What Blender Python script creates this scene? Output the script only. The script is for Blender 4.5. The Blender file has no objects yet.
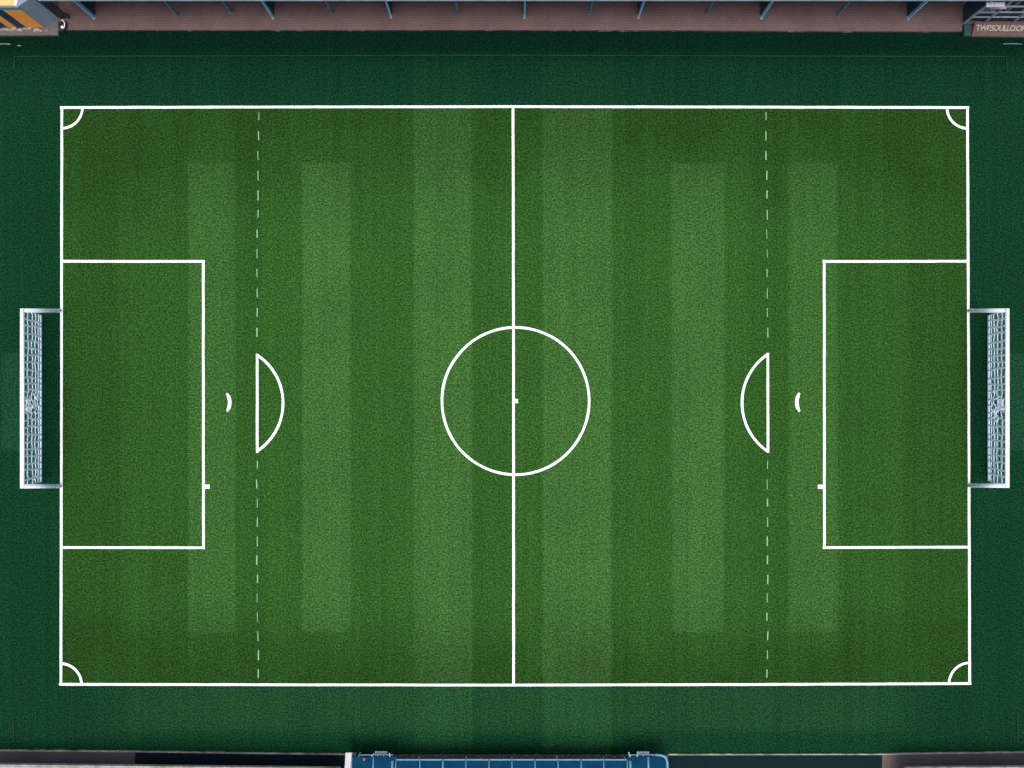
import bpy, bmesh, math, random
from mathutils import Vector, noise
random.seed(7)
C = bpy.context.scene.collection
R = math.radians

# ------------------------------------------------------------------ camera, sky, sun, exposure
H = 31.4                      # drone height above the pitch (m)
S = 0.04                      # metres per picture pixel at turf level
cam = bpy.data.cameras.new('camera'); cam_o = bpy.data.objects.new('camera', cam); C.objects.link(cam_o)
cam_o.location = (0, 0, H); cam_o.rotation_euler = (0, 0, 0)
cam.sensor_width = 36; cam.lens = 36 * H / (1024 * S); cam.clip_start = 0.5; cam.clip_end = 3000
bpy.context.scene.camera = cam_o

SUN_EL, SUN_AZ = R(80), R(184)      # azimuth measured clockwise from +Y
w = bpy.data.worlds.new('World'); bpy.context.scene.world = w; w.use_nodes = True
nt = w.node_tree; bg = nt.nodes['Background']
sky = nt.nodes.new('ShaderNodeTexSky'); sky.sky_type = 'NISHITA'; sky.sun_disc = False
sky.sun_elevation = SUN_EL; sky.sun_rotation = SUN_AZ; sky.air_density = 1.0; sky.dust_density = 4.0; sky.ozone_density = 1.0
nt.links.new(sky.outputs[0], bg.inputs[0]); bg.inputs[1].default_value = 0.15
sun = bpy.data.lights.new('sun', 'SUN'); sun.energy = 1.0; sun.angle = R(30); sun.color = (1.0, 0.97, 0.92)
sun_o = bpy.data.objects.new('sun', sun); C.objects.link(sun_o); sun_o.location = (0, 0, 60)
d = Vector((math.sin(SUN_AZ) * math.cos(SUN_EL), math.cos(SUN_AZ) * math.cos(SUN_EL), math.sin(SUN_EL)))
sun_o.rotation_euler = (-d).to_track_quat('-Z', 'Y').to_euler()
vs = bpy.context.scene.view_settings
vs.view_transform = 'Standard'; vs.look = 'None'; vs.exposure = 0.75; vs.gamma = 1; vs.use_curve_mapping = False

def P(px, py, z=0.0):
    """world point that stands z above the turf where the photograph shows (px, py)"""
    k = S * (1 - z / H)
    return Vector(((px - 512) * k, (384 - py) * k, z))
def X(px): return (px - 512) * S
def Y(py): return (384 - py) * S

# ------------------------------------------------------------------ material helpers
class NT:
    def __init__(s, name, rough=0.8, spec=0.3, metal=0.0):
        s.m = bpy.data.materials.new(name); s.m.use_nodes = True; s.t = s.m.node_tree; s.b = s.t.nodes['Principled BSDF']
        s.b.inputs['Roughness'].default_value = rough; s.b.inputs['Specular IOR Level'].default_value = spec; s.b.inputs['Metallic'].default_value = metal
        s.tc = s.n('ShaderNodeTexCoord'); s.obj = s.tc.outputs['Object']
    def n(s, t, **kw):
        q = s.t.nodes.new(t)
        for k, v in kw.items(): setattr(q, k, v)
        return q
    def set(s, sock, v):
        if isinstance(v, bpy.types.NodeSocket): s.t.links.new(v, sock)
        else:
            if isinstance(v, tuple) and len(v) == 3 and sock.type == 'RGBA': v = (*v, 1)
            sock.default_value = v
    def math(s, op, a, b=0.0, c=0.0, clamp=False):
        q = s.n('ShaderNodeMath', operation=op, use_clamp=clamp)
        for i, v in enumerate((a, b, c)): s.set(q.inputs[i], v)
        return q.outputs[0]
    def scale(s, v, k):
        q = s.n('ShaderNodeMapping'); s.set(q.inputs['Vector'], v); q.inputs['Scale'].default_value = k; return q.outputs[0]
    def noise(s, sc, detail=2.0, rough=0.5, vec=None):
        q = s.n('ShaderNodeTexNoise'); s.set(q.inputs['Vector'], vec or s.obj)
        q.inputs['Scale'].default_value = sc; q.inputs['Detail'].default_value = detail; q.inputs['Roughness'].default_value = rough; return q.outputs['Fac']
    def ramp(s, f, stops, interp='LINEAR'):
        q = s.n('ShaderNodeValToRGB'); e = q.color_ramp; e.interpolation = interp
        while len(e.elements) < len(stops): e.elements.new(1.0)
        for i, (p, c) in enumerate(stops):
            e.elements[i].position = p; e.elements[i].color = (c, c, c, 1) if not isinstance(c, tuple) else (*c, 1)
        s.set(q.inputs[0], f); return q.outputs[0]
    def mr(s, v, a, b, c=0.0, e=1.0, kind='LINEAR'):
        q = s.n('ShaderNodeMapRange', interpolation_type=kind); s.set(q.inputs['Value'], v)
        for k, x in (('From Min', a), ('From Max', b), ('To Min', c), ('To Max', e)): q.inputs[k].default_value = x
        return q.outputs[0]
    def mix(s, f, a, b, blend='MIX'):
        q = s.n('ShaderNodeMix', data_type='RGBA', blend_type=blend)
        s.set(q.inputs[0], f); s.set(q.inputs[6], a); s.set(q.inputs[7], b); return q.outputs[2]
    def xyz(s):
        q = s.n('ShaderNodeSeparateXYZ'); s.set(q.inputs[0], s.obj); return q.outputs
    def color(s, c): s.set(s.b.inputs['Base Color'], c)
    def bump(s, h, dist, strength=1.0):
        q = s.n('ShaderNodeBump'); s.set(q.inputs['Height'], h); q.inputs['Distance'].default_value = dist; q.inputs['Strength'].default_value = strength
        s.set(s.b.inputs['Normal'], q.outputs[0])

def plain(name, col, rough=0.6, var=0.12, sc=6.0, metal=0.0, spec=0.3):
    m = NT(name, rough, spec, metal)
    f = m.mr(m.noise(sc, 4, 0.6), 0.3, 0.7)
    m.color(m.mix(f, tuple(c * (1 - var) for c in col), tuple(min(1, c * (1 + var)) for c in col)))
    return m.m

def turf_grain(m):
    """blade-clump speckle, brush direction, slow unevenness: a multiplier around 1"""
    a = m.mr(m.noise(14.5, 1.5, 0.6), 0.34, 0.66, 0.49, 1.51)
    a2 = m.mr(m.noise(24.0, 1, 0.5), 0.36, 0.64, 0.70, 1.30)
    a = m.math('MULTIPLY', a, a2)
    b = m.mr(m.noise(1.0, 2, 0.5, m.scale(m.obj, (3.0, 24, 1))), 0.3, 0.7, 0.90, 1.10)
    c = m.mr(m.noise(0.35, 4, 0.6), 0.3, 0.7, 0.93, 1.07)
    e = m.mr(m.noise(1.0, 2, 0.5, m.scale(m.obj, (4.2, 0.05, 1))), 0.3, 0.7, 0.925, 1.075)
    return m.math('MULTIPLY', m.math('MULTIPLY', a, b), m.math('MULTIPLY', c, e))

def band(m, v, lo, hi, soft=0.08):
    a = m.mr(v, lo - soft, lo + soft, kind='SMOOTHSTEP'); b = m.mr(v, hi - soft, hi + soft, kind='SMOOTHSTEP')
    return m.math('SUBTRACT', a, b)

def field_material():
    m = NT('field_turf', 0.95, 0.03)
    x, y, z = m.xyz()
    x = m.math('ADD', x, m.mr(m.noise(0.7, 4, 0.65), 0.2, 0.8, -0.07, 0.07)); y = m.math('ADD', y, m.mr(m.noise(0.8, 4, 0.65), 0.2, 0.8, -0.05, 0.05))
    grain = turf_grain(m)
    tot = None
    # full-length mown stripes
    for lo, hi, k in ((414, 472, 1.0), (543, 612, 1.0)):
        q = m.math('MULTIPLY', band(m, x, X(lo), X(hi)), k); tot = q if tot is None else m.math('ADD', tot, q)
    # short stripes that stop before the touchlines
    sh = None
    for lo, hi, k in ((188, 235, 0.64), (302, 350.5, 1.0), (672, 724, 1.0), (788, 838, 0.72)):
        q = m.math('MULTIPLY', band(m, x, X(lo), X(hi)), k); sh = q if sh is None else m.math('ADD', sh, q)
    inner = band(m, y, Y(632), Y(163), 0.06)
    tot = m.math('ADD', tot, m.math('MULTIPLY', sh, inner))
    # weaker tone steps: the outer passes of the mower
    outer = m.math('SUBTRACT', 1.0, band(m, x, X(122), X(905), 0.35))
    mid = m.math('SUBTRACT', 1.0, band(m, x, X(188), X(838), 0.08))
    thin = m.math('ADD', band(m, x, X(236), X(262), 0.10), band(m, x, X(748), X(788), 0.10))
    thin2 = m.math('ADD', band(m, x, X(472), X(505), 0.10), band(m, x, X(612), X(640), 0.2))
    vignette = m.math('ADD', m.mr(y, Y(250), Y(100), kind='SMOOTHSTEP'), m.mr(y, Y(585), Y(690), kind='SMOOTHSTEP'))  # painted vignette falloff: turf fades darker towards both touchlines
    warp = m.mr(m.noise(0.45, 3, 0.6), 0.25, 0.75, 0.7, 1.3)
    vignette = m.math('MULTIPLY', vignette, warp)
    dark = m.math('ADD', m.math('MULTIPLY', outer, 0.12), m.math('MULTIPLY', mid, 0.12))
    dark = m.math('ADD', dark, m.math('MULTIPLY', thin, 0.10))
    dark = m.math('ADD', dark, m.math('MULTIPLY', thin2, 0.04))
    dark = m.math('ADD', dark, m.math('MULTIPLY', vignette, 0.38))
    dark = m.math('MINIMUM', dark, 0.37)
    base = m.mix(tot, (0.0208, 0.0715, 0.0112), (0.0315, 0.0920, 0.0185))
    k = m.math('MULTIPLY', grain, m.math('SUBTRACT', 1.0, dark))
    comb = m.n('ShaderNodeCombineXYZ')
    for i in range(3): m.set(comb.inputs[i], k)
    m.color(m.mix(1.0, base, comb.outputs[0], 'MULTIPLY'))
    m.bump(m.noise(14, 3, 0.7), 0.02, 0.5)
    return m.m

def lawn_material():
    m = NT('surround_turf', 0.95, 0.03)
    x, y, z = m.xyz()
    grain = turf_grain(m)
    base = (0.0034, 0.0295, 0.0108)
    # the run-off behind the lower touchline is greener; the older strip beyond the faint top seam carries painted roof shade
    low = m.mr(y, Y(700), Y(680), 1.0, 0.0)
    below = band(m, y, Y(732), Y(684), 0.35)
    inx = band(m, x, X(120), X(905), 2.2)
    c = m.mix(m.math('MULTIPLY', m.math('MULTIPLY', below, inx), 0.8), base, (0.0090, 0.0445, 0.0145))
    st = m.math('ADD', band(m, x, X(414), X(472), 0.06), band(m, x, X(543), X(612), 0.06))
    c = m.mix(m.math('MULTIPLY', m.math('MULTIPLY', st, 0.20), m.mr(y, Y(500), Y(110), 1.0, 0.35)), c, (0.022, 0.088, 0.022))
    old = m.mr(y, Y(66), Y(48))  # painted stand roof shade over the older top strip
    far = m.mr(y, Y(116), Y(60))  # painted shade deepening from the upper touchline towards the stand
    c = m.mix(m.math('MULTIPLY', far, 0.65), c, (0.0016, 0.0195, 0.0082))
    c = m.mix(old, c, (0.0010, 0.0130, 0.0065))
    # two worn, greyer patches at the goal ends
    py = band(m, y, Y(450), Y(353), 0.04)
    pt = m.math('ADD', band(m, x, X(1.5), X(20), 0.04), band(m, x, X(1010), X(1040), 0.04))
    c = m.mix(m.math('MULTIPLY', m.math('MULTIPLY', py, pt), 0.4), c, (0.0120, 0.054, 0.024))
    comb = m.n('ShaderNodeCombineXYZ')
    for i in range(3): m.set(comb.inputs[i], grain)
    m.color(m.mix(1.0, c, comb.outputs[0], 'MULTIPLY'))
    m.bump(m.noise(14, 3, 0.7), 0.02, 0.5)
    return m.m

def line_material(name, col, worn):
    m = NT(name, 0.75, 0.2)
    f = m.mr(m.noise(22, 4, 0.7), 0.25, 0.75)
    m.color(m.mix(m.math('MULTIPLY', f, worn), col, (0.10, 0.22, 0.11)))
    return m.m

def paver_material(name, c1, c2, mortar):
    m = NT(name, 0.85, 0.25)
    q = m.n('ShaderNodeTexBrick'); m.set(q.inputs['Vector'], m.obj)
    q.inputs['Scale'].default_value = 1.0; q.inputs['Brick Width'].default_value = 0.085; q.inputs['Row Height'].default_value = 0.065
    q.inputs['Mortar Size'].default_value = 0.012; q.inputs['Color1'].default_value = (*c1, 1); q.inputs['Color2'].default_value = (*c2, 1); q.inputs['Mortar'].default_value = (*mortar, 1)
    f = m.mr(m.noise(20, 4, 0.7), 0.25, 0.75, 0.65, 1.35); g = m.mr(m.noise(0.9, 4, 0.6), 0.25, 0.75, 0.85, 1.15)
    k = m.math('MULTIPLY', f, g); comb = m.n('ShaderNodeCombineXYZ')
    for i in range(3): m.set(comb.inputs[i], k)
    m.color(m.mix(1.0, q.outputs[0], comb.outputs[0], 'MULTIPLY'))
    m.bump(q.outputs['Fac'], 0.01, -0.5)
    return m.m

def kerb_material(name, dark, pale, lo, hi):
    m = NT(name, 0.9, 0.2)
    f = m.mr(m.noise(1.3, 5, 0.75), lo, hi); g = m.mr(m.noise(18, 3, 0.7), 0.3, 0.7, 0.6, 1.3)
    c = m.mix(f, dark, pale); comb = m.n('ShaderNodeCombineXYZ')
    for i in range(3): m.set(comb.inputs[i], g)
    m.color(m.mix(1.0, c, comb.outputs[0], 'MULTIPLY'))
    return m.m

M = dict(
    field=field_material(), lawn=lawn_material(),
    line=line_material('white_line_paint', (0.86, 0.87, 0.88), 0.14),
    faded=line_material('faded_line_paint', (0.27, 0.46, 0.26), 0.7),
    ghost=plain('ghost_line', (0.0045, 0.029, 0.017), 0.9, 0.25, 9),
    ground=plain('bare_ground', (0.10, 0.10, 0.085), 0.95, 0.3, 0.6),
    brick=paver_material('brick_paving', (0.160, 0.102, 0.092), (0.130, 0.082, 0.074), (0.070, 0.046, 0.043)),
    greybrick=paver_material('grey_paving', (0.135, 0.105, 0.088), (0.11, 0.085, 0.072), (0.07, 0.055, 0.048)),
    mat=plain('dark_rubber', (0.0060, 0.0150, 0.0155), 0.95, 0.4, 25, 0, 0.02),
    edge_dark=kerb_material('dark_kerb', (0.030, 0.022, 0.020), (0.26, 0.19, 0.16), 0.56, 0.70),
    edge_pale=kerb_material('pale_kerb', (0.13, 0.11, 0.09), (0.42, 0.36, 0.29), 0.30, 0.68),
    white=plain('white_paint', (0.90, 0.91, 0.92), 0.35, 0.04, 8),
    rope=plain('net_rope', (0.88, 0.91, 0.92), 0.8, 0.10, 12),
    twine=plain('net_twine', (0.22, 0.42, 0.52), 0.8, 0.2, 12),
    bluebar=plain('pale_blue_paint', (0.36, 0.52, 0.62), 0.45, 0.12, 8),
    cloth=plain('white_cloth', (0.85, 0.86, 0.88), 0.9, 0.04, 20),
    post=plain('blue_steel', (0.17, 0.34, 0.45), 0.45, 0.2, 7),
    darkpost=plain('dark_blue_steel', (0.06, 0.125, 0.17), 0.5, 0.2, 7),
    gutter=plain('pale_gutter', (0.20, 0.25, 0.28), 0.45, 0.2, 2),
    roofmetal=plain('grey_roofing', (0.30, 0.33, 0.35), 0.5, 0.12, 1),
    wall=plain('grey_render', (0.26, 0.25, 0.24), 0.9, 0.12, 1.5),
    slate=plain('slate_panel', (0.17, 0.205, 0.235), 0.6, 0.14, 5),
    yellow=plain('yellow_roof', (0.70, 0.39, 0.14), 0.6, 0.08, 4),
    orange=plain('orange_stripe', (0.66, 0.265, 0.045), 0.55, 0.14, 5),
    navy=plain('navy_stripe', (0.010, 0.025, 0.070), 0.5, 0.2, 5),
    teal=plain('teal_band', (0.09, 0.19, 0.24), 0.5, 0.2, 5),
    stone=plain('plinth_stone', (0.10, 0.086, 0.082), 0.9, 0.25, 8),
    pale=plain('pale_debris', (0.27, 0.225, 0.19), 0.9, 0.5, 12),
    black=plain('black_rubber', (0.018, 0.018, 0.02), 0.6, 0.2, 8),
    brown=plain('brown_board', (0.088, 0.052, 0.042), 0.75, 0.25, 9),
    cream=plain('cream_paint', (0.30, 0.25, 0.21), 0.8, 0.55, 22),
    grey=plain('grey_steel', (0.22, 0.23, 0.24), 0.45, 0.3, 9),
    lilac=plain('pale_sheet', (0.26, 0.26, 0.30), 0.6, 0.25, 10),
    darkteal=plain('dark_sheet', (0.012, 0.035, 0.042), 0.6, 0.3, 8),
    blue=plain('blue_roofing', (0.0005, 0.032, 0.070), 0.75, 0.22, 3, 0, 0.06),
    rib=plain('pale_blue_rib', (0.11, 0.27, 0.36), 0.4, 0.2, 5),
    whitepost=plain('pale_concrete', (0.46, 0.40, 0.40), 0.8, 0.12, 9),
    pink=plain('faded_red_plastic', (0.30, 0.13, 0.115), 0.6, 0.1, 9),
)

# ------------------------------------------------------------------ mesh helpers
def link(name, bm, mat, parent=None, smooth=False):
    me = bpy.data.meshes.new(name); bmesh.ops.recalc_face_normals(bm, faces=bm.faces); bm.to_mesh(me); bm.free()
    for m in (mat if isinstance(mat, (list, tuple)) else [mat]): me.materials.append(m)
    if smooth:
        for p in me.polygons: p.use_smooth = True
    o = bpy.data.objects.new(name, me); C.objects.link(o)
    if parent:
        o.parent = parent; o.matrix_parent_inverse = parent.matrix_basis.inverted()
    return o
def tag(o, label=None, cat=None, group=None, kind=None):
    for k, v in (('label', label), ('category', cat), ('group', group), ('kind', kind)):
        if v: o[k] = v
    return o
def thing(name, loc, label, cat, group=None):
    o = bpy.data.objects.new(name, None); C.objects.link(o); o.location = loc; o.empty_display_size = 0.3
    return tag(o, label, cat, group)
def prism(bm, pts, z0, z1, mi=0):
    """extruded polygon; pts are (x, y)"""
    a = [bm.verts.new((x, y, z0)) for x, y in pts]; b = [bm.verts.new((x, y, z1)) for x, y in pts]
    fs = [bm.faces.new(a[::-1]), bm.faces.new(b)]
    n = len(pts)
    for i in range(n): fs.append(bm.faces.new((a[i], a[(i + 1) % n], b[(i + 1) % n], b[i])))
    for f in fs: f.material_index = mi
def hull8(bm, lo, hi, mi=0):
    """box from four lower and four upper corners"""
    a = [bm.verts.new(p) for p in lo]; b = [bm.verts.new(p) for p in hi]
    fs = [bm.faces.new(a[::-1]), bm.faces.new(b)] + [bm.faces.new((a[i], a[(i + 1) % 4], b[(i + 1) % 4], b[i])) for i in range(4)]
    for f in fs: f.material_index = mi
def box(bm, x0, x1, y0, y1, z0, z1, mi=0):
    prism(bm, [(x0, y0), (x1, y0), (x1, y1), (x0, y1)], z0, z1, mi)
def tube(bm, pts, r, n=8, closed=False):
    pts = [Vector(p) for p in pts]; rings = []
    L = len(pts)
    for i, p in enumerate(pts):
        if closed: t = pts[(i + 1) % L] - pts[i - 1]
        else: t = pts[min(i + 1, L - 1)] - pts[max(i - 1, 0)]
        t.normalize(); u = t.orthogonal() if abs(t.z) > 0.95 else t.cross(Vector((0, 0, 1)))
        u.normalize(); v = t.cross(u)
        rings.append([bm.verts.new(p + r * (math.cos(k * 2 * math.pi / n) * u + math.sin(k * 2 * math.pi / n) * v)) for k in range(n)])
    for i in range(L if closed else L - 1):
        a, b = rings[i], rings[(i + 1) % L]
        for k in range(n): bm.faces.new((a[k], a[(k + 1) % n], b[(k + 1) % n], b[k]))
    if not closed: bm.faces.new(rings[0][::-1]); bm.faces.new(rings[-1])
def bevel(bm, w):
    bmesh.ops.bevel(bm, geom=[e for e in bm.edges], offset=w, segments=2, affect='EDGES', profile=0.5)
def ribbon(bm, pts, wid, z, closed=False, wob=0.006):
    """a painted stripe along pixel points, resampled, with hand-made wavering edges"""
    q = [Vector((X(a), Y(b))) for a, b in pts]
    if closed: q.append(q[0])
    out = []
    for a, b in zip(q, q[1:]):
        k = max(1, int((b - a).length / 0.25))
        out += [a + (b - a) * i / k for i in range(k)]
    if not closed: out.append(q[-1])
    L = len(out); left, right = [], []
    for i, p in enumerate(out):
        t = (out[(i + 1) % L] - out[i - 1]) if closed else (out[min(i + 1, L - 1)] - out[max(i - 1, 0)])
        t.normalize(); n = Vector((-t.y, t.x))
        s = Vector((p.x * 0.9, p.y * 0.9, z * 40))
        c = wob * noise.noise(s) * 0.9; dw = wob * noise.noise(s * 2.3 + Vector((9, 3, 1)))
        left.append(bm.verts.new((*(p + n * (wid / 2 + c + dw)), z))); right.append(bm.verts.new((*(p - n * (wid / 2 - c + dw)), z)))
    for i in range(L if closed else L - 1):
        j = (i + 1) % L
        bm.faces.new((right[i], right[j], left[j], left[i]))
def arc(cx, cy, r, a0, a1, n):
    return [(cx + r * math.cos(R(a0 + (a1 - a0) * i / n)), cy + r * math.sin(R(a0 + (a1 - a0) * i / n))) for i in range(n + 1)]
def sheet(name, x0, x1, y0, y1, z, mat):
    bm = bmesh.new(); vs_ = [bm.verts.new(p) for p in ((x0, y0, z), (x1, y0, z), (x1, y1, z), (x0, y1, z))]; bm.faces.new(vs_)
    return tag(link(name, bm, mat), kind='structure')

# ------------------------------------------------------------------ the setting
sheet('ground', -600, 600, -600, 600, -0.06, M['ground'])
sheet('lawn', -30, 30, -15.6, 15.4, 0.0, M['lawn'])
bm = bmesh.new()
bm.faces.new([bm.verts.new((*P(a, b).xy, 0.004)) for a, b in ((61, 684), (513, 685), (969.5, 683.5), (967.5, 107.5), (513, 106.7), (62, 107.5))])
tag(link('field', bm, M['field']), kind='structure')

def paving(name, front, back_y, z, mat, side=1):
    """slab whose front edge follows pixel points"""
    bm = bmesh.new(); pts = [P(a, b, z).xy for a, b in front]
    prism(bm, list(pts) + [(pts[-1][0], back_y), (pts[0][0], back_y)], -0.05, z)
    return tag(link(name, bm, mat), kind='structure')
def kerb(name, front, wid, z, mat):
    bm = bmesh.new(); pts = []
    for (a, b), (c, e) in zip(front, front[1:]):
        k = max(1, int(abs(c - a) / 6)); pts += [(a + (c - a) * i / k, b + (e - b) * i / k) for i in range(k)]
    pts.append(front[-1])
    prev = None
    for i, (a, b) in enumerate(pts):
        p = P(a, b, z); s = math.copysign(1, p.y)
        q = p.y - s * (wid * (0.75 + 0.5 * noise.noise(Vector((a * .21, b, 5.0)))))
        cur = [bm.verts.new((p.x, p.y - s * 0.001, zz)) for zz in (-0.04, z)] + [bm.verts.new((p.x, q, zz)) for zz in (z, -0.04)]
        if prev:
            for k in range(4): bm.faces.new((prev[k], prev[(k + 1) % 4], cur[(k + 1) % 4], cur[k]))
        prev = cur
    return tag(link(name, bm, mat), kind='structure')
TOPF = [(-60, 29.5), (250, 29.8), (512, 29.6), (780, 30.8), (1090, 31.6)]
paving('pavement', TOPF, 21.0, 0.10, M['brick'])
kerb('kerb', TOPF, 0.055, 0.05, M['edge_dark'])
BL = [(-60, 750.9), (0, 751.2), (135, 752.3)]
paving('pavement', BL, -18.6, 0.06, M['greybrick'])
paving('path', [(135.05, 752.3), (250, 754.0), (346, 755.0)], -18.6, 0.05, M['mat'])
paving('pavement', [(346.05, 755.0), (512, 755.2), (667.95, 755.4)], -18.6, 0.06, M['greybrick'])
paving('path', [(668, 755.4), (760, 755.2), (882, 755.0)], -18.6, 0.05, M['mat'])
BR = [(882.05, 755.0), (940, 754.0), (1024, 752.9), (1090, 752.2)]
paving('pavement', BR, -18.6, 0.06, M['greybrick'])
kerb('kerb', [(-60, 750.9), (0, 751.2), (135, 752.3), (250, 754.0), (346, 755.0)], 0.055, 0.075, M['edge_pale'])
kerb('kerb', [(668, 755.4), (760, 755.2), (882, 755.0), (940, 754.0), (1024, 752.9), (1090, 752.2)], 0.055, 0.075, M['edge_pale'])

# ------------------------------------------------------------------ painted markings
LW = 0.100
zc = [0.008]
def marking(name, strokes, label, cat, mat='line', wid=LW, group=None, wob=0.006):
    bm = bmesh.new()
    for s in strokes:
        pts, closed = s if isinstance(s, tuple) else (s, False)
        ribbon(bm, pts, wid, zc[0], closed, wob)
        zc[0] += 0.0012
    return tag(link(name, bm, M[mat]), label, cat, group)
hw = 1.75
marking('touchline', [[(60.2, 107.6), (200, 107.2), (513, 106.7), (780, 107.2), (969, 107.6)]], 'long white touchline along the far side of the pitch, nearest the brown brick paving', 'line', group='touchlines of the pitch')
marking('touchline', [[(59.2, 684.2), (250, 684.6), (513, 685.0), (760, 684.4), (971.2, 683.5)]], 'long white touchline on the side of the pitch nearest the blue roofed dugout', 'line', group='touchlines of the pitch')
marking('goal_line', [[(62, 107.6), (61.6, 400), (61.0, 684.2)]], 'short white goal line in front of the goal on the yellow kiosk side', 'line', group='goal lines of the pitch')
marking('goal_line', [[(967.3, 107.6), (968.6, 400), (969.5, 683.5)]], 'short white goal line in front of the goal on the brown lettered board side', 'line', group='goal lines of the pitch')
marking('halfway_line', [[(513.0, 106.7), (513.6, 400), (513.6, 685)]], 'straight white halfway line crossing the middle of the pitch', 'line')
marking('centre_circle', [(arc(515.5, 401, 73.6, 0, 360, 140)[:-1], True)], 'large white circle painted round the centre spot', 'circle')
marking('centre_spot', [[(513.5, 401), (518.0, 401)]], 'small square white spot beside the halfway line at the pitch centre', 'spot', wid=0.165)
marking('penalty_area', [[(61.5, 261.3), (204.9, 261.5)], [(203.4, 260.2), (203.6, 549.0)], [(61.3, 547.4), (205.0, 547.6)]],
        'white penalty box outline before the goal on the yellow kiosk side', 'box', group='penalty boxes')
marking('penalty_area', [[(822.4, 261.5), (968, 261.3)], [(824.0, 260.0), (824.2, 548.8)], [(822.6, 547.4), (969, 547.0)]],
        'white penalty box outline before the goal on the brown lettered board side', 'box', group='penalty boxes')
marking('side_tick', [[(204.8, 486.6), (209.8, 486.6)]], 'tiny white tick sticking out of the penalty box on the yellow kiosk side', 'mark', wid=0.165, group='ticks on the penalty boxes')
marking('side_tick', [[(817.6, 486.6), (822.8, 486.6)]], 'tiny white tick sticking out of the penalty box on the brown lettered board side', 'mark', wid=0.165, group='ticks on the penalty boxes')
def seg(cx, cy, r, a, n, x): return arc(cx, cy, r, -a, a, n) if x > 0 else arc(cx, cy, r, 180 - a, 180 + a, n)
marking('penalty_arc', [[(257.4, 353.8), (257.4, 452.8)], seg(225.6, 403, 57.6, 56.5, 40, 1)],
        'white D shaped arc bulging away from the goal on the yellow kiosk side', 'arc', group='D shaped arcs')
marking('penalty_arc', [[(767.6, 353.0), (767.8, 452.6)], seg(800.6, 402.8, 58.8, 56.2, 40, -1)],
        'white D shaped arc bulging away from the goal on the brown lettered board side', 'arc', group='D shaped arcs')
def crescent(cx, cy, r, a, sgn, label):
    bm = bmesh.new(); z = zc[0]; zc[0] += 0.0012; n = 12; prev = None
    for i in range(n + 1):
        t = -a + 2 * a * i / n; wd = 3.5 * max(0.6, 1 - abs(t / a) ** 6)
        c, s_ = math.cos(R(t)), math.sin(R(t))
        o = [(cx + sgn * (r + k * wd / 2) * c, cy + (r + k * wd / 2) * s_) for k in (1, -1)]
        cur = [bm.verts.new((*P(*p).xy, z)) for p in o]
        if prev: bm.faces.new((prev[0], cur[0], cur[1], prev[1]))
        prev = cur
    tag(link('penalty_mark', bm, M['line']), label, 'mark', 'crescent penalty marks')
crescent(214.5, 402.4, 15.5, 35, 1, 'small white crescent penalty mark outside the penalty box on the yellow kiosk side')
crescent(813.0, 402.2, 16.5, 34, -1, 'small white crescent penalty mark outside the penalty box on the brown lettered board side')
for (cx, cy, a0, a1, where) in ((62, 107.6, 0, 90, 'corner nearest the yellow kiosk'), (967.4, 107.6, 90, 180, 'corner nearest the brown lettered board'),
                                (61, 684.2, -90, 0, 'corner diagonally opposite the brown lettered board'), (969.5, 683.5, 180, 270, 'corner diagonally opposite the yellow kiosk')):
    marking('corner_arc', [arc(cx, cy, 21, a0, a1, 20)], 'white quarter circle arc at the pitch ' + where, 'arc', group='corner arcs', wid=0.095)
def dashed(x_top, x_mid, x_bot, y0, step, ln, skip, label):
    z = zc[0]; zc[0] += 0.0012; y = y0
    root = thing('dashed_line', P(x_mid, 396), label, 'line', 'dashed lines')
    while y < 680:
        t = (y - 112) / 568; x = x_top + (x_mid - x_top) * min(1, t * 4) if t < .5 else x_mid + (x_bot - x_mid) * max(0, (t - .78) / .22)
        j = random.uniform(-0.35, 0.35); l2 = ln * random.uniform(0.85, 1.1)
        if not (skip[0] < y + l2 / 2 < skip[1]):
            bm = bmesh.new(); ribbon(bm, [(x + j + random.uniform(-.3, .3), y), (x + j, y + l2)], 0.040 * random.uniform(.65, 1.25), z, wob=0.006); link('dash', bm, M['faded'], root)
        y += 19.6 if y < 400 else 18.95
        if 352 < y < 455: y = 460.5
dashed(259.2, 257.4, 259.0, 112.2, 19.88, 9.2, (347, 457), 'thin faded dashed line running through the D arc on the yellow kiosk side')
dashed(765.6, 767.2, 766.8, 112.2, 19.88, 9.2, (347, 457), 'thin faded dashed line running through the D arc on the brown lettered board side')
G = 'faint old turf seams'
marking('turf_seam', [[(15, 70), (15.2, 56.8), (500, 55.6), (1006, 57), (1006.4, 73)]], 'very faint teal seam line in the dark turf before the brick paving', 'seam', 'ghost', 0.035, G)
marking('turf_seam', [[(14, 715), (14, 741), (24, 741.2)], [(-2, 741), (14, 741)]], 'faint teal seam corner in the turf near the corner farthest from the lettered board', 'seam', 'ghost', 0.04, G)
marking('turf_seam', [[(1017, 712), (1017, 741), (1030, 741)]], 'faint teal seam corner in the turf near the corner farthest from the yellow kiosk', 'seam', 'ghost', 0.04, G)

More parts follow.
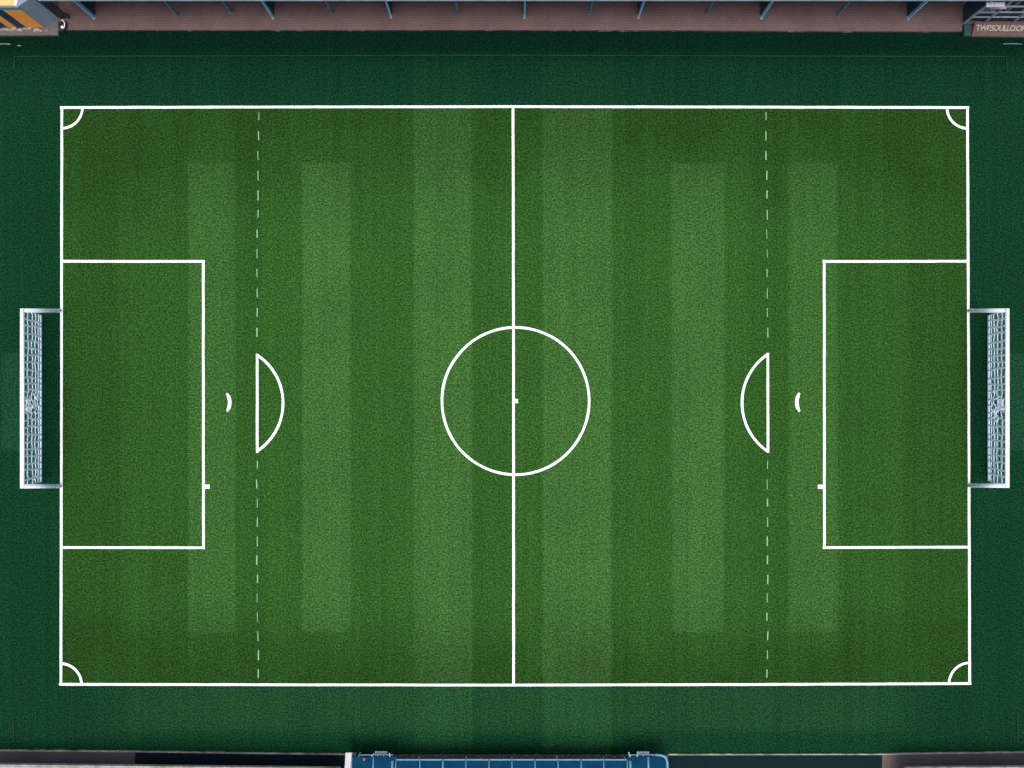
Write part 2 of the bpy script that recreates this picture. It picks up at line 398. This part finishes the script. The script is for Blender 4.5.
# ------------------------------------------------------------------ goals
def goal(side, x_line, x_bar, x_net, y0, y1, n0, n1, label, cloth_label):
    """side -1: pitch lies towards +X.  y0/y1 = pixel rows of the bar ends, n0/n1 of the net foot"""
    hb = 2.44
    A0, A1 = P(x_bar, y0, hb), P(x_bar, y1, hb)              # crossbar ends
    F0, F1 = P(x_line, y0), P(x_line, y1)                    # post feet
    N0, N1 = P(x_net, n0, 0.05), P(x_net, n1, 0.05)          # net foot
    root = thing('football_goal', ((F0 + F1) / 2).xy.to_3d(), label, 'goal', 'football goals')
    bm = bmesh.new(); tube(bm, [A0 - Vector((0, -0.07, 0)), A1 + Vector((0, -0.07, 0))], 0.074, 14); link('crossbar', bm, M['white'], root, True)
    for a, f in ((A0, F0), (A1, F1)):
        bm = bmesh.new(); tube(bm, [f, a], 0.082, 14); link('post', bm, M['white'], root, True)
    bm = bmesh.new(); tube(bm, [N0, N1], 0.040, 10); link('ground_bar', bm, M['bluebar'], root, True)
    for a, b in ((A0, N0), (A1, N1)):
        bm = bmesh.new(); tube(bm, [a, b], 0.030, 8); link('stay', bm, M['bluebar'], root, True)
    # the net: slack sheet of ropes between crossbar and ground bar
    rnd = random.Random(3 + side)
    def pt(u, v, amp=1.0):
        top = A0.lerp(A1, u); bot = N0.lerp(N1, u); p = top.lerp(bot, v)
        sag = math.sin(math.pi * v) * 0.10
        mess = math.exp(-((u - 0.55) / 0.085) ** 2)
        q = Vector((u * 15, v * 3, side * 4.0))
        w_ = math.sin(math.pi * min(1, v * 1.05))
        p += Vector((side * 0 + 0.06 * noise.noise(q) * w_ + mess * 0.10 * noise.noise(q * 3.1) * w_ - side * 0.0, (0.06 + 0.22 * mess) * noise.noise(q * 1.7 + Vector((7, 0, 0))) * w_, -sag))
        return p
    bm = bmesh.new()
    n_w = 24
    for i in range(1, n_w):
        u = i / n_w + rnd.uniform(-.006, .006); tl = rnd.uniform(-.012, .012)
        tube(bm, [pt(u + tl * (v - .5), v) for v in [k / 12 for k in range(13)]], 0.037, 5)
    for v in (0.22, 0.42, 0.60, 0.80, 0.93):
        tube(bm, [pt(k / 90, v + 0.006 * math.sin(k * 1.1)) for k in range(91)], 0.012, 4)
    net = link('net', bm, M['rope'], root)
    bm = bmesh.new()
    for i in range(1, 96):
        if i % 4: 
            u = i / 96 + rnd.uniform(-.002, .002); tube(bm, [pt(u, k / 8) for k in range(9)], 0.0046, 3)
    for j in range(1, 11):
        v = j / 11; tube(bm, [pt(k / 110, v) for k in range(111)], 0.0046, 3)
    link('fine_mesh', bm, M['twine'], net)
    # a white cloth tied to the netting near the bar
    bm = bmesh.new(); c = pt(0.53, 0.20) + Vector((-side * 0.04, 0, 0.06)); n1_, n2_ = 12, 8; vv = []
    for i in range(n1_ + 1):                                         # bunched cloth draped over a fold of the net
        row = []
        for j in range(n2_ + 1):
            a, b = i / n1_ - .5, j / n2_ - .5
            wv = 0.6 + 0.9 * abs(noise.noise(Vector((a * 5, side * 3, 0))))
            row.append(bm.verts.new(c + Vector((b * 0.26 * wv, a * 0.46 * (1 + .15 * b), 0.05 * math.cos(b * math.pi) - 0.22 * b * b + 0.04 * noise.noise(Vector((a * 8, b * 6, side * 2.0)))))))
        vv.append(row)
    for i in range(n1_):
        for j in range(n2_): bm.faces.new((vv[i][j], vv[i + 1][j], vv[i + 1][j + 1], vv[i][j + 1]))
    r = bmesh.ops.solidify(bm, geom=bm.faces[:], thickness=0.012)
    tag(link('cloth', bm, M['cloth'], None, True), cloth_label, 'cloth', 'white cloths on the goal nets')
goal(-1, 60.5, 22.3, 41.0, 310.6, 486.2, 314.5, 482.6, 'white football goal with slack pale net, on the yellow kiosk side of the pitch', 'small white cloth caught in the net of the goal on the yellow kiosk side')
goal(1, 968.8, 1007.2, 988.6, 310.6, 485.6, 315.0, 481.6, 'white football goal with slack pale net, on the brown lettered board side of the pitch', 'small white cloth caught in the net of the goal on the brown lettered board side')

# ------------------------------------------------------------------ covered stand along the far side
ZR = 2.1
yr = P(512, 0.6, ZR).y                                           # roof edge
stand = thing('grandstand', (0, 17.0, 0.10), 'long covered stand over brown brick paving with pale roof edge and blue posts', 'stand')
bm = bmesh.new()
x0, x1 = P(38, 0, ZR).x, P(1100, 0, ZR).x
n = 160; prev = None
for i in range(n + 1):                                             # ribbed sheet roof, rising away from the pitch
    x = x0 + (x1 - x0) * i / n; dz = 0.03 if (i // 2) % 2 else 0.0
    cur = [bm.verts.new((x, yr + 0.06, ZR - 0.02 + dz)), bm.verts.new((x, 20.4, ZR + 0.35 + dz)), bm.verts.new((x, 20.4, ZR + 0.27 + dz)), bm.verts.new((x, yr + 0.06, ZR - 0.10 + dz))]
    if prev:
        for k in range(4): bm.faces.new((prev[k], prev[(k + 1) % 4], cur[(k + 1) % 4], cur[k]))
    prev = cur
link('roof', bm, M['roofmetal'], stand)
bm = bmesh.new(); box(bm, x0, x1, yr, yr + 0.14, ZR - 0.05, ZR + 0.03); bevel(bm, 0.008); link('gutter', bm, M['gutter'], stand)
bm = bmesh.new(); box(bm, x0, x1, 20.2, 20.38, 0.10, ZR + 0.26); link('back_wall', bm, M['wall'], stand)
def stand_post(px, py, wx, dy, mat):
    p = P(px, py, 0.10); zt = ZR - 0.10 + 0.35 * max(0, (p.y + dy - yr) / (20.4 - yr))
    b = bmesh.new()
    box(b, p.x - wx / 2, p.x + wx / 2, p.y, p.y + 0.02, 0.10, zt)                     # I section: front flange, web, rear flange
    box(b, p.x - wx * .14, p.x + wx * .14, p.y + 0.02, p.y + dy - 0.02, 0.10, zt)
    box(b, p.x - wx / 2, p.x + wx / 2, p.y + dy - 0.02, p.y + dy, 0.10, zt)
    o = link('post', b, mat, stand)
    if mat is M['post']:                                            # dark partition running back from the post
        q = bmesh.new(); sx = 0.5 * wx * (-1 if px > 512 else 1)
        box(q, p.x - 0.02 + sx, p.x + 0.02 + sx, p.y + dy + 0.002, 20.1, 0.10, ZR - 0.12); link('partition', q, M['darkteal'], stand)
    b = bmesh.new(); box(b, p.x - wx * .8, p.x + wx * .8, p.y - 0.03, p.y + dy + 0.03, 0.10, 0.118); link('base_plate', b, mat, o)
for px, py in ((94, 18.5), (273, 18.5), (391, 17.5), (524.5, 18), (638.6, 18), (761.5, 18.5), (908, 19.5)):
    stand_post(px, py, 0.055, 0.12, M['post'])
for px, py in ((178, 16.5), (231.5, 13.5), (332, 14.5), (458, 15.5), (590, 14), (707, 14.5), (837, 16.5)):
    stand_post(px, py, 0.06, 0.10, M['darkpost'])

# ------------------------------------------------------------------ yellow kiosk in the corner
hk = 1.83
A = P(45, 27.2, 0.12); B = P(58, 18.2, 0.12)
kx = X(-70)
kiosk = thing('kiosk', (A.x - 1.5, A.y + 0.6, 0.12), 'small slate sided kiosk with yellow roof and orange and navy striped front', 'kiosk')
bm = bmesh.new(); prism(bm, [(A.x, A.y), (B.x, B.y), (B.x, 17.0), (kx, 17.0), (kx, A.y)], 0.12, hk); link('wall', bm, M['slate'], kiosk)
# front cladding: upright stripes standing 12 mm proud of the wall
stripes = [(kx, -20, 'navy'), (-20, -8, 'orange'), (-8, 8.5, 'navy'), (8.5, 17, 'orange'), (17, 27, 'navy'), (27, 44.6, 'orange')]
bm = bmesh.new(); mi = {'navy': 0, 'orange': 1}
for a, b, c in stripes:
    xa = a if a == kx else P(a, 27, 0.12).x; xb = P(b, 27, 0.12).x
    box(bm, xa + 0.003, xb - 0.003, A.y - 0.024, A.y - 0.002, 0.14, hk - 0.22, mi[c])
link('striped_cladding', bm, [M['navy'], M['orange']], kiosk)
bm = bmesh.new(); box(bm, kx, A.x - 0.005, A.y - 0.03, A.y - 0.003, hk - 0.215, hk - 0.01); link('fascia', bm, M['teal'], kiosk)
bm = bmesh.new(); prism(bm, [(A.x - 0.10, A.y + 0.02), (A.x - 0.06, 16.98), (kx, 16.98), (kx, A.y + 0.02)], hk + 0.002, hk + 0.05); link('roof', bm, M['yellow'], kiosk)
bm = bmesh.new(); prism(bm, [(A.x - 0.095, A.y + 0.02), (A.x - 0.04, A.y + 0.02), (A.x + 0.02, A.y + 0.3), (A.x + 0.0, A.y + 0.5), (A.x - 0.075, A.y + 0.5)], hk + 0.002, hk + 0.06); link('roof_trim', bm, M['white'], kiosk)
# the stone plinth it stands on
bm = bmesh.new(); q0, q1, q2 = P(57.8, 35.0, 0.12), P(58.2, 18.0, 0.12), P(-70, 35.4, 0.12)
prism(bm, [(q2.x, q2.y), (q0.x, q0.y), (q1.x, q1.y + 0.3), (q2.x, q1.y + 0.3)], -0.03, 0.118)
bevel(bm, 0.015)
pl = tag(link('plinth', bm, M['stone']), 'low grey stone plinth under the yellow kiosk, at the turf edge', 'plinth')
bm = bmesh.new()
for i in range(46):
    px = random.uniform(-20, 49); c = P(px, 29.2 + random.uniform(-1.1, 1.3) + 0.012 * px, 0.13); sx, sy = random.uniform(.04, .13), random.uniform(.025, .06)
    t = random.uniform(-.5, .5); pts = []
    for k in range(6):
        a = k * math.pi / 3 + random.uniform(-.3, .3); u, v = sx * math.cos(a), sy * math.sin(a); pts.append((c.x + u * math.cos(t) - v * math.sin(t), c.y + u * math.sin(t) + v * math.cos(t)))
    prism(bm, pts, 0.1185 + i * 0.0003, 0.135 + random.uniform(0, .03))
tag(link('rubble', bm, M['pale']), 'scatter of pale broken scraps lying on the kiosk plinth', 'rubble', kind='stuff')
# hose reel beside the kiosk
c = P(62.2, 25.2, 0.22)
reel = thing('hose_reel', (c.x, c.y, 0.10), 'dark round hose reel with white rim between the kiosk and the brick paving', 'hose reel')
bm = bmesh.new(); tube(bm, [c + Vector((0.115 * math.cos(R(a)), 0.165 * math.sin(R(a)), 0.0)) for a in range(0, 360, 20)], 0.055, 10, True); link('coil', bm, M['black'], reel, True)
bm = bmesh.new(); tube(bm, [c + Vector((0.13 * math.cos(R(a)), 0.175 * math.sin(R(a)), 0.06)) for a in range(-70, 100, 10)], 0.018, 6); link('rim', bm, M['white'], reel, True)
bm = bmesh.new(); bmesh.ops.create_uvsphere(bm, u_segments=12, v_segments=8, radius=0.06); bmesh.ops.translate(bm, verts=bm.verts, vec=c + Vector((0.05, -0.11, 0.075))); link('nozzle', bm, M['white'], reel, True)
# dark gate leaves between kiosk and first post
gate = thing('gate', P(66, 20, 0.10), 'dark slatted steel gate standing between the kiosk and the first blue post', 'gate')
for px, nm in ((61.5, 'gate_frame'), (65.5, 'gate_frame'), (69.5, 'gate_frame')):
    bm = bmesh.new(); p = P(px, 19, 0.10); box(bm, p.x - 0.03, p.x + 0.03, p.y, p.y + 0.06, 0.10, 1.7); link(nm, bm, M['black'], gate)
bm = bmesh.new(); a, b = P(61.5, 19, 0.10), P(69.5, 19, 0.10)
bm.free()
for k in range(7):
    bm = bmesh.new(); box(bm, a.x + 0.031, b.x - 0.031, a.y + 0.015, a.y + 0.045, 0.22 + k * 0.22, 0.30 + k * 0.22); link('slat', bm, M['black'], gate)

# ------------------------------------------------------------------ lettered board and equipment cage in the other corner
bm = bmesh.new()
a, b = P(971.6, 36.2, 0.10), P(1090, 37.6, 0.10); e, f = P(972.2, 21.8, 0.34), P(1090, 23.6, 0.34)
hull8(bm, [(a.x, a.y, 0.0), (b.x, b.y, 0.0), (b.x, f.y, 0.0), (a.x, e.y, 0.0)], [(a.x, a.y, 0.10), (b.x, b.y, 0.10), (b.x, f.y, 0.34), (a.x, e.y, 0.34)])
bevel(bm, 0.012)
sign = tag(link('sign_board', bm, M['brown']), 'low sloping brown board with rough cream lettering at the turf corner', 'sign')
cu = bpy.data.curves.new('lettering', 'FONT'); cu.body = 'TWF:SOULLO.OF'; cu.size = 0.285; cu.extrude = 0.006; cu.space_character = 0.86; cu.offset = 0.006
tmp = bpy.data.objects.new('lettering', cu); C.objects.link(tmp)
me = bpy.data.meshes.new_from_object(tmp); bpy.data.objects.remove(tmp); bpy.data.curves.remove(cu)
lt = bpy.data.objects.new('lettering', me); C.objects.link(lt); me.materials.clear(); me.materials.append(M['cream'])
slope = math.atan2(0.24, e.y - a.y); mid = P(975.3, 30.4, 0.2)
tt = (mid.y - a.y) / (e.y - a.y)
lt.location = (mid.x, mid.y, 0.10 + 0.24 * tt + 0.008); lt.rotation_euler = (slope, 0, R(-0.7)); lt.parent = sign

c0 = P(962.5, 24.5, 0.10)
cage = thing('equipment_cage', (c0.x + 1.2, c0.y + 0.4, 0.1), 'dark open steel cage with pale sheets stacked inside behind the brown lettered board', 'cage')
hc = 2.0
def cpost(px, py):
    p = P(px, py, 0.10); b = bmesh.new(); box(b, p.x - 0.035, p.x + 0.035, p.y - 0.035, p.y + 0.035, 0.10, hc); link('post', b, M['grey'], cage); return p
p0 = cpost(963, 24); p1 = cpost(984, 22.5); p2 = cpost(1012, 22.5); p3 = cpost(963.5, 4); p4 = cpost(1040, 22.5)
bm = bmesh.new(); box(bm, p3.x - 0.02, p3.x + 0.02, p0.y + 0.036, p3.y - 0.036, 0.12, hc - 0.04); link('side_sheet', bm, M['darkteal'], cage)
bm = bmesh.new(); box(bm, p0.x + 0.1, p4.x, p3.y + 0.25, p3.y + 0.29, 0.10, hc); link('back_sheet', bm, M['darkteal'], cage)
bm = bmesh.new(); box(bm, p0.x + 0.05, p4.x, p0.y + 0.12, p3.y + 0.24, 0.10, 0.45); link('floor_box', bm, M['darkteal'], cage)
for z in (0.55, 0.95, 1.4, 1.95):
    bm = bmesh.new(); box(bm, p0.x + 0.036, p4.x, p1.y - 0.028, p1.y + 0.012 + 0.02 * (z > 1), z, z + 0.045); link('rail', bm, M['grey'], cage)
bm = bmesh.new()
for k in range(4):
    xa = p0.x + 0.15 + 0.62 * k; hull8(bm, [(xa, p1.y + 0.2, 0.46), (xa + 0.05, p1.y + 0.2, 0.46), (xa + 0.05, p1.y + 0.26, 0.46), (xa, p1.y + 0.26, 0.46)],
          [(xa + 0.5, p1.y + 0.5, 1.7), (xa + 0.56, p1.y + 0.5, 1.7), (xa + 0.56, p1.y + 0.56, 1.7), (xa + 0.5, p1.y + 0.56, 1.7)])
link('brace', bm, M['grey'], cage)
for (px, py, w_, dpt, z) in ((976, 9.5, 0.75, 0.22, 0.8), (976, 13.2, 0.8, 0.12, 0.5), (986.5, 7.0, 0.70, 0.19, 1.86), (991, 8.6, 0.6, 0.10, 1.5)):
    p = P(px, py, z); bm = bmesh.new(); box(bm, p.x, p.x + w_, p.y, p.y + dpt, z - 0.05, z); bevel(bm, 0.01); link('sheet', bm, M['lilac' if z > .9 else 'grey'], cage)
p = P(967.5, 33.5, 0.2); bm = bmesh.new(); box(bm, p.x - 0.15, p.x + 0.13, p.y - 0.10, p.y + 0.38, 0.0, 0.24); bevel(bm, 0.03)
tag(link('footing_block', bm, M['darkteal']), 'dark concrete block at the end of the brown lettered board', 'block')

# ------------------------------------------------------------------ near side: two covered terraces, dugout between
ZT = 1.2
def terrace(name, xa, ya, xb, yb, label, mat_edge):
    a, b = P(xa, ya, ZT), P(xb, yb, ZT); root = thing(name, ((a.x + b.x) / 2, -16.5, 0.06), label, 'shelter', 'low shelters beside the dugout')
    t = (b - a).normalized()
    bm = bmesh.new(); n = max(8, int((b.x - a.x) / 0.22)); prev = None
    for i in range(n + 1):
        p = a.lerp(b, i / n); dz = 0.03 * (i % 2)
        cur = [bm.verts.new(q) for q in ((p.x, p.y - 0.09, ZT - 0.03 + dz), (p.x, -18.4, ZT + 0.25 + dz), (p.x, -18.4, ZT + 0.18 + dz), (p.x, p.y - 0.09, ZT - 0.10 + dz))]
        if prev:
            for k in range(4): bm.faces.new((prev[k], prev[(k + 1) % 4], cur[(k + 1) % 4], cur[k]))
        prev = cur
    link('roof', bm, M['roofmetal'], root)
    bm = bmesh.new(); hull8(bm, [(a.x, a.y - 0.10, ZT - .12), (b.x, b.y - 0.10, ZT - .12), (b.x, b.y, ZT - .12), (a.x, a.y, ZT - .12)], [(a.x, a.y - 0.10, ZT + .02), (b.x, b.y - 0.10, ZT + .02), (b.x, b.y, ZT + .02), (a.x, a.y, ZT + .02)])
    link('fascia', bm, mat_edge, root)
    bm = bmesh.new(); box(bm, a.x, b.x, -18.35, -18.2, 0.05, ZT + 0.16); link('back_wall', bm, M['wall'], root)
    k = max(2, int((b.x - a.x) / 3.2))
    for i in range(k + 1):
        x = a.x + 0.15 + (b.x - a.x - 0.3) * i / k; bm = bmesh.new(); box(bm, x - 0.05, x + 0.05, -16.75, -16.65, 0.05, ZT - 0.02); link('post', bm, M['grey'], root)
terrace('shelter', -40, 763.9, 340, 768.0, 'long low shelter with a pale roof edge, beside the white pillar of the dugout', M['edge_pale'])
terrace('shelter', 905, 767.6, 1070, 766.2, 'shorter low shelter with a pale roof edge, away from the white pillar', M['edge_pale'])

ZD = 0.95
dug = thing('dugout', (0, -15.6, 0.06), 'long blue roofed team dugout with pale ribs at the pitch edge', 'dugout')
seams = [352, 373.5, 396, 420, 443, 466, 489, 512, 535, 558, 581, 603.5, 627, 648, 666]
yb_ = -16.7
def front(px): return 754.2 if px < 395 or px > 626 else 760.0
for i, (a, b) in enumerate(zip(seams, seams[1:])):
    end = b <= 397 or a >= 626; fy = 756.8 if end else 760.2
    pa, pb = P(a, fy, ZD), P(b, fy, ZD)
    bm = bmesh.new(); rows = []
    for k in range(7):                                              # gently arched panel, falling to the back
        y = pa.y + (yb_ - pa.y) * k / 6; z = ZD + 0.30 * math.sin(k / 6 * math.pi * 0.55) - 0.0
        rows.append([bm.verts.new((pa.x + 0.02, y, z)), bm.verts.new((pb.x - 0.02, y, z)), bm.verts.new((pb.x - 0.02, y, z - 0.03)), bm.verts.new((pa.x + 0.02, y, z - 0.03))])
    for r0, r1 in zip(rows, rows[1:]):
        for k in range(4): bm.faces.new((r0[k], r0[(k + 1) % 4], r1[(k + 1) % 4], r1[k]))
    bm.faces.new(rows[0]); bm.faces.new(rows[-1][::-1])
    link('roof_panel', bm, M['blue'], dug)
    if end: continue
    bm = bmesh.new(); box(bm, pa.x + 0.02, pb.x - 0.02, pa.y - 0.0, pa.y + 0.035, ZD - 0.05, ZD + 0.012); link('front_rail', bm, M['rib'], dug)
for i, s in enumerate(seams):
    fy = 756.6 if (s < 395 or s > 628) else 760.2
    r_ = 0.024 if i not in (4, 13) else 0.04
    if i == len(seams) - 1: continue
    bm = bmesh.new(); p = P(s, fy, ZD)
    tube(bm, [Vector((p.x, p.y + (yb_ - p.y) * k / 6, ZD + 0.02 + 0.30 * math.sin(k / 6 * math.pi * 0.55))) for k in range(7)], r_, 8); link('rib', bm, M['rib'], dug, True)
for s, rr in ((392.5, 0.05), (630, 0.05), (408, 0.0), (455, 0.0)):
    if rr:
        bm = bmesh.new(); p = P(s, 760.3, ZD); tube(bm, [Vector((p.x, p.y + (yb_ - p.y) * k / 6, ZD + 0.03 + 0.30 * math.sin(k / 6 * math.pi * 0.55))) for k in range(7)], rr, 8); link('rib', bm, M['rib'], dug, True)
bm = bmesh.new()                                                    # rounded end hoop
hp = [P(655, 754.2, ZD), P(660, 754.5, ZD), P(663.5, 755.5, ZD), P(665.8, 757.5, ZD), P(667, 761, ZD), P(667.4, 769, ZD)]
hp = [q + Vector((0, 0, 0.05)) for q in hp] + [Vector((hp[-1].x, yb_, ZD + 0.32))]
tube(bm, hp, 0.045, 8); link('end_hoop', bm, M['rib'], dug, True)
bm = bmesh.new(); box(bm, P(352, 0, 0).x, P(666, 0, 0).x, yb_ - 0.06, yb_ - 0.003, 0.06, ZD + 0.30); link('back_wall', bm, M['slate'], dug)
for s in (353.5, 443, 535, 627, 665):
    bm = bmesh.new(); q = P(s, 770, 0.06); box(bm, q.x - 0.04, q.x + 0.04, -15.75, -15.67, 0.06, ZD + 0.12); link('post', bm, M['rib'], dug)
bm = bmesh.new(); box(bm, P(398, 0, 0).x, P(624, 0, 0).x, -16.5, -16.1, 0.40, 0.45)
for s in (402, 456, 512, 566, 620): q = P(s, 0, 0).x; box(bm, q - .03, q + .03, -16.45, -16.15, 0.06, 0.398)
link('bench', bm, M['grey'], dug)
rnd = random.Random(5)                                               # brackets and a thin rail along the dugout's front
for s in (359, 372, 378, 384, 390, 396, 626, 630, 637, 643, 653, 420, 466, 512, 558, 603):
    bm = bmesh.new(); top = ZD - 0.05; f_ = 757.6 if (s < 395 or s > 628) else 761.0; q = P(s, f_, top)
    tube(bm, [(q.x, q.y - 0.05, top - 0.02), (q.x, q.y + rnd.uniform(.05, .11), top + 0.03), (q.x + rnd.uniform(-.06, .06), q.y + rnd.uniform(.10, .16), top - 0.10)], rnd.uniform(.014, .024), 6)
    link('bracket', bm, M['white' if s in (372, 390, 630, 637) else 'grey'], dug)
for xa, xb in ((360, 393), (628, 655)):
    bm = bmesh.new(); a, b = P(xa, 754.9, ZD), P(xb, 754.7, ZD)
    tube(bm, [a, b], 0.016, 6); link('rail', bm, M['rib'], dug)
# pale pillar at the dugout's end
bm = bmesh.new(); zp = 1.05; q = [P(344.2, 774, zp), P(349.8, 774, zp), P(351.8, 752.4, zp), P(345.4, 752.6, zp)]
hull8(bm, [(p.x * 1.0, p.y - (0.05 if i < 2 else 0.5), 0.0) for i, p in enumerate(q)], [p for p in q]); bevel(bm, 0.015)
tag(link('pillar', bm, M['whitepost']), 'pale pinkish white wall pillar at the end of the blue dugout', 'pillar')
# small benches on the turf edge before the dugout ends
def stool(px, py, label):
    c = P(px, py, 0.16); root = thing('bench', (c.x, c.y, 0.0), label, 'bench', 'little benches before the dugout')
    bm = bmesh.new(); box(bm, c.x - 0.25, c.x + 0.25, c.y - 0.045, c.y + 0.045, 0.14, 0.17); bevel(bm, 0.008); link('seat', bm, M['white'], root)
    for sx in (-0.2, 0.2):
        bm = bmesh.new(); tube(bm, [(c.x + sx, c.y - 0.03, 0.0), (c.x + sx, c.y, 0.137)], 0.018, 6); link('leg', bm, M['white'], root, True)
    bm = bmesh.new(); tube(bm, [(c.x - .2, c.y - 0.16, 0.0), (c.x - .2, c.y - 0.13, 0.62), (c.x + .22, c.y - 0.13, 0.62), (c.x + .22, c.y - 0.16, 0.0)], 0.016, 6); link('back_frame', bm, M['white'], root, True)
stool(381, 752.6, 'little pale bench before the dugout end next to the white pillar')
stool(643, 752.8, 'little pale bench before the rounded end of the dugout')
bm = bmesh.new(); c = P(364.6, 758.3, ZD + 0.05); bmesh.ops.create_cone(bm, cap_ends=True, segments=14, radius1=0.055, radius2=0.04, depth=0.14); bmesh.ops.translate(bm, verts=bm.verts, vec=Vector((c.x, c.y, ZD + 0.105)))
tag(link('cup', bm, M['pink'], None, True), 'small faded red cup on the edge of the blue dugout roof', 'cup')
bm = bmesh.new(); rnd = random.Random(11)                            # gravel in the gap under the dugout's front edge
for i in range(420):
    px = rnd.uniform(393, 628); q = P(px, 754.6 + rnd.uniform(0, 5.2), 0.06); r_ = rnd.uniform(.010, .030)
    pts = [(q.x + r_ * math.cos(k * 1.257 + i), q.y + r_ * .8 * math.sin(k * 1.257 + i)) for k in range(5)]
    prism(bm, pts, 0.055, 0.065 + rnd.uniform(0, .02))
tag(link('gravel', bm, M['pale']), 'pale gravel specks along the turf edge under the dugout roof', 'gravel', kind='stuff')
# litter on the turf
for (px, py, l, wd, m, lb) in ((5, 44.3, 0.45, 0.03, 'pale', 'pale stick lying on dark turf near the yellow kiosk, the longer one'), (19.5, 46, 0.14, 0.03, 'pale', 'short pale stick lying on dark turf near the yellow kiosk'),
                               (1012, 44.2, 0.75, 0.018, 'post', 'thin pale rod lying on dark turf before the lettered board')):
    c = P(px, py); bm = bmesh.new(); tube(bm, [(c.x - l / 2, c.y, 0.02), (c.x, c.y + 0.012, 0.02), (c.x + l / 2, c.y - 0.005, 0.02)], wd / 2, 6)
    tag(link('stick', bm, M[m]), lb, 'stick')
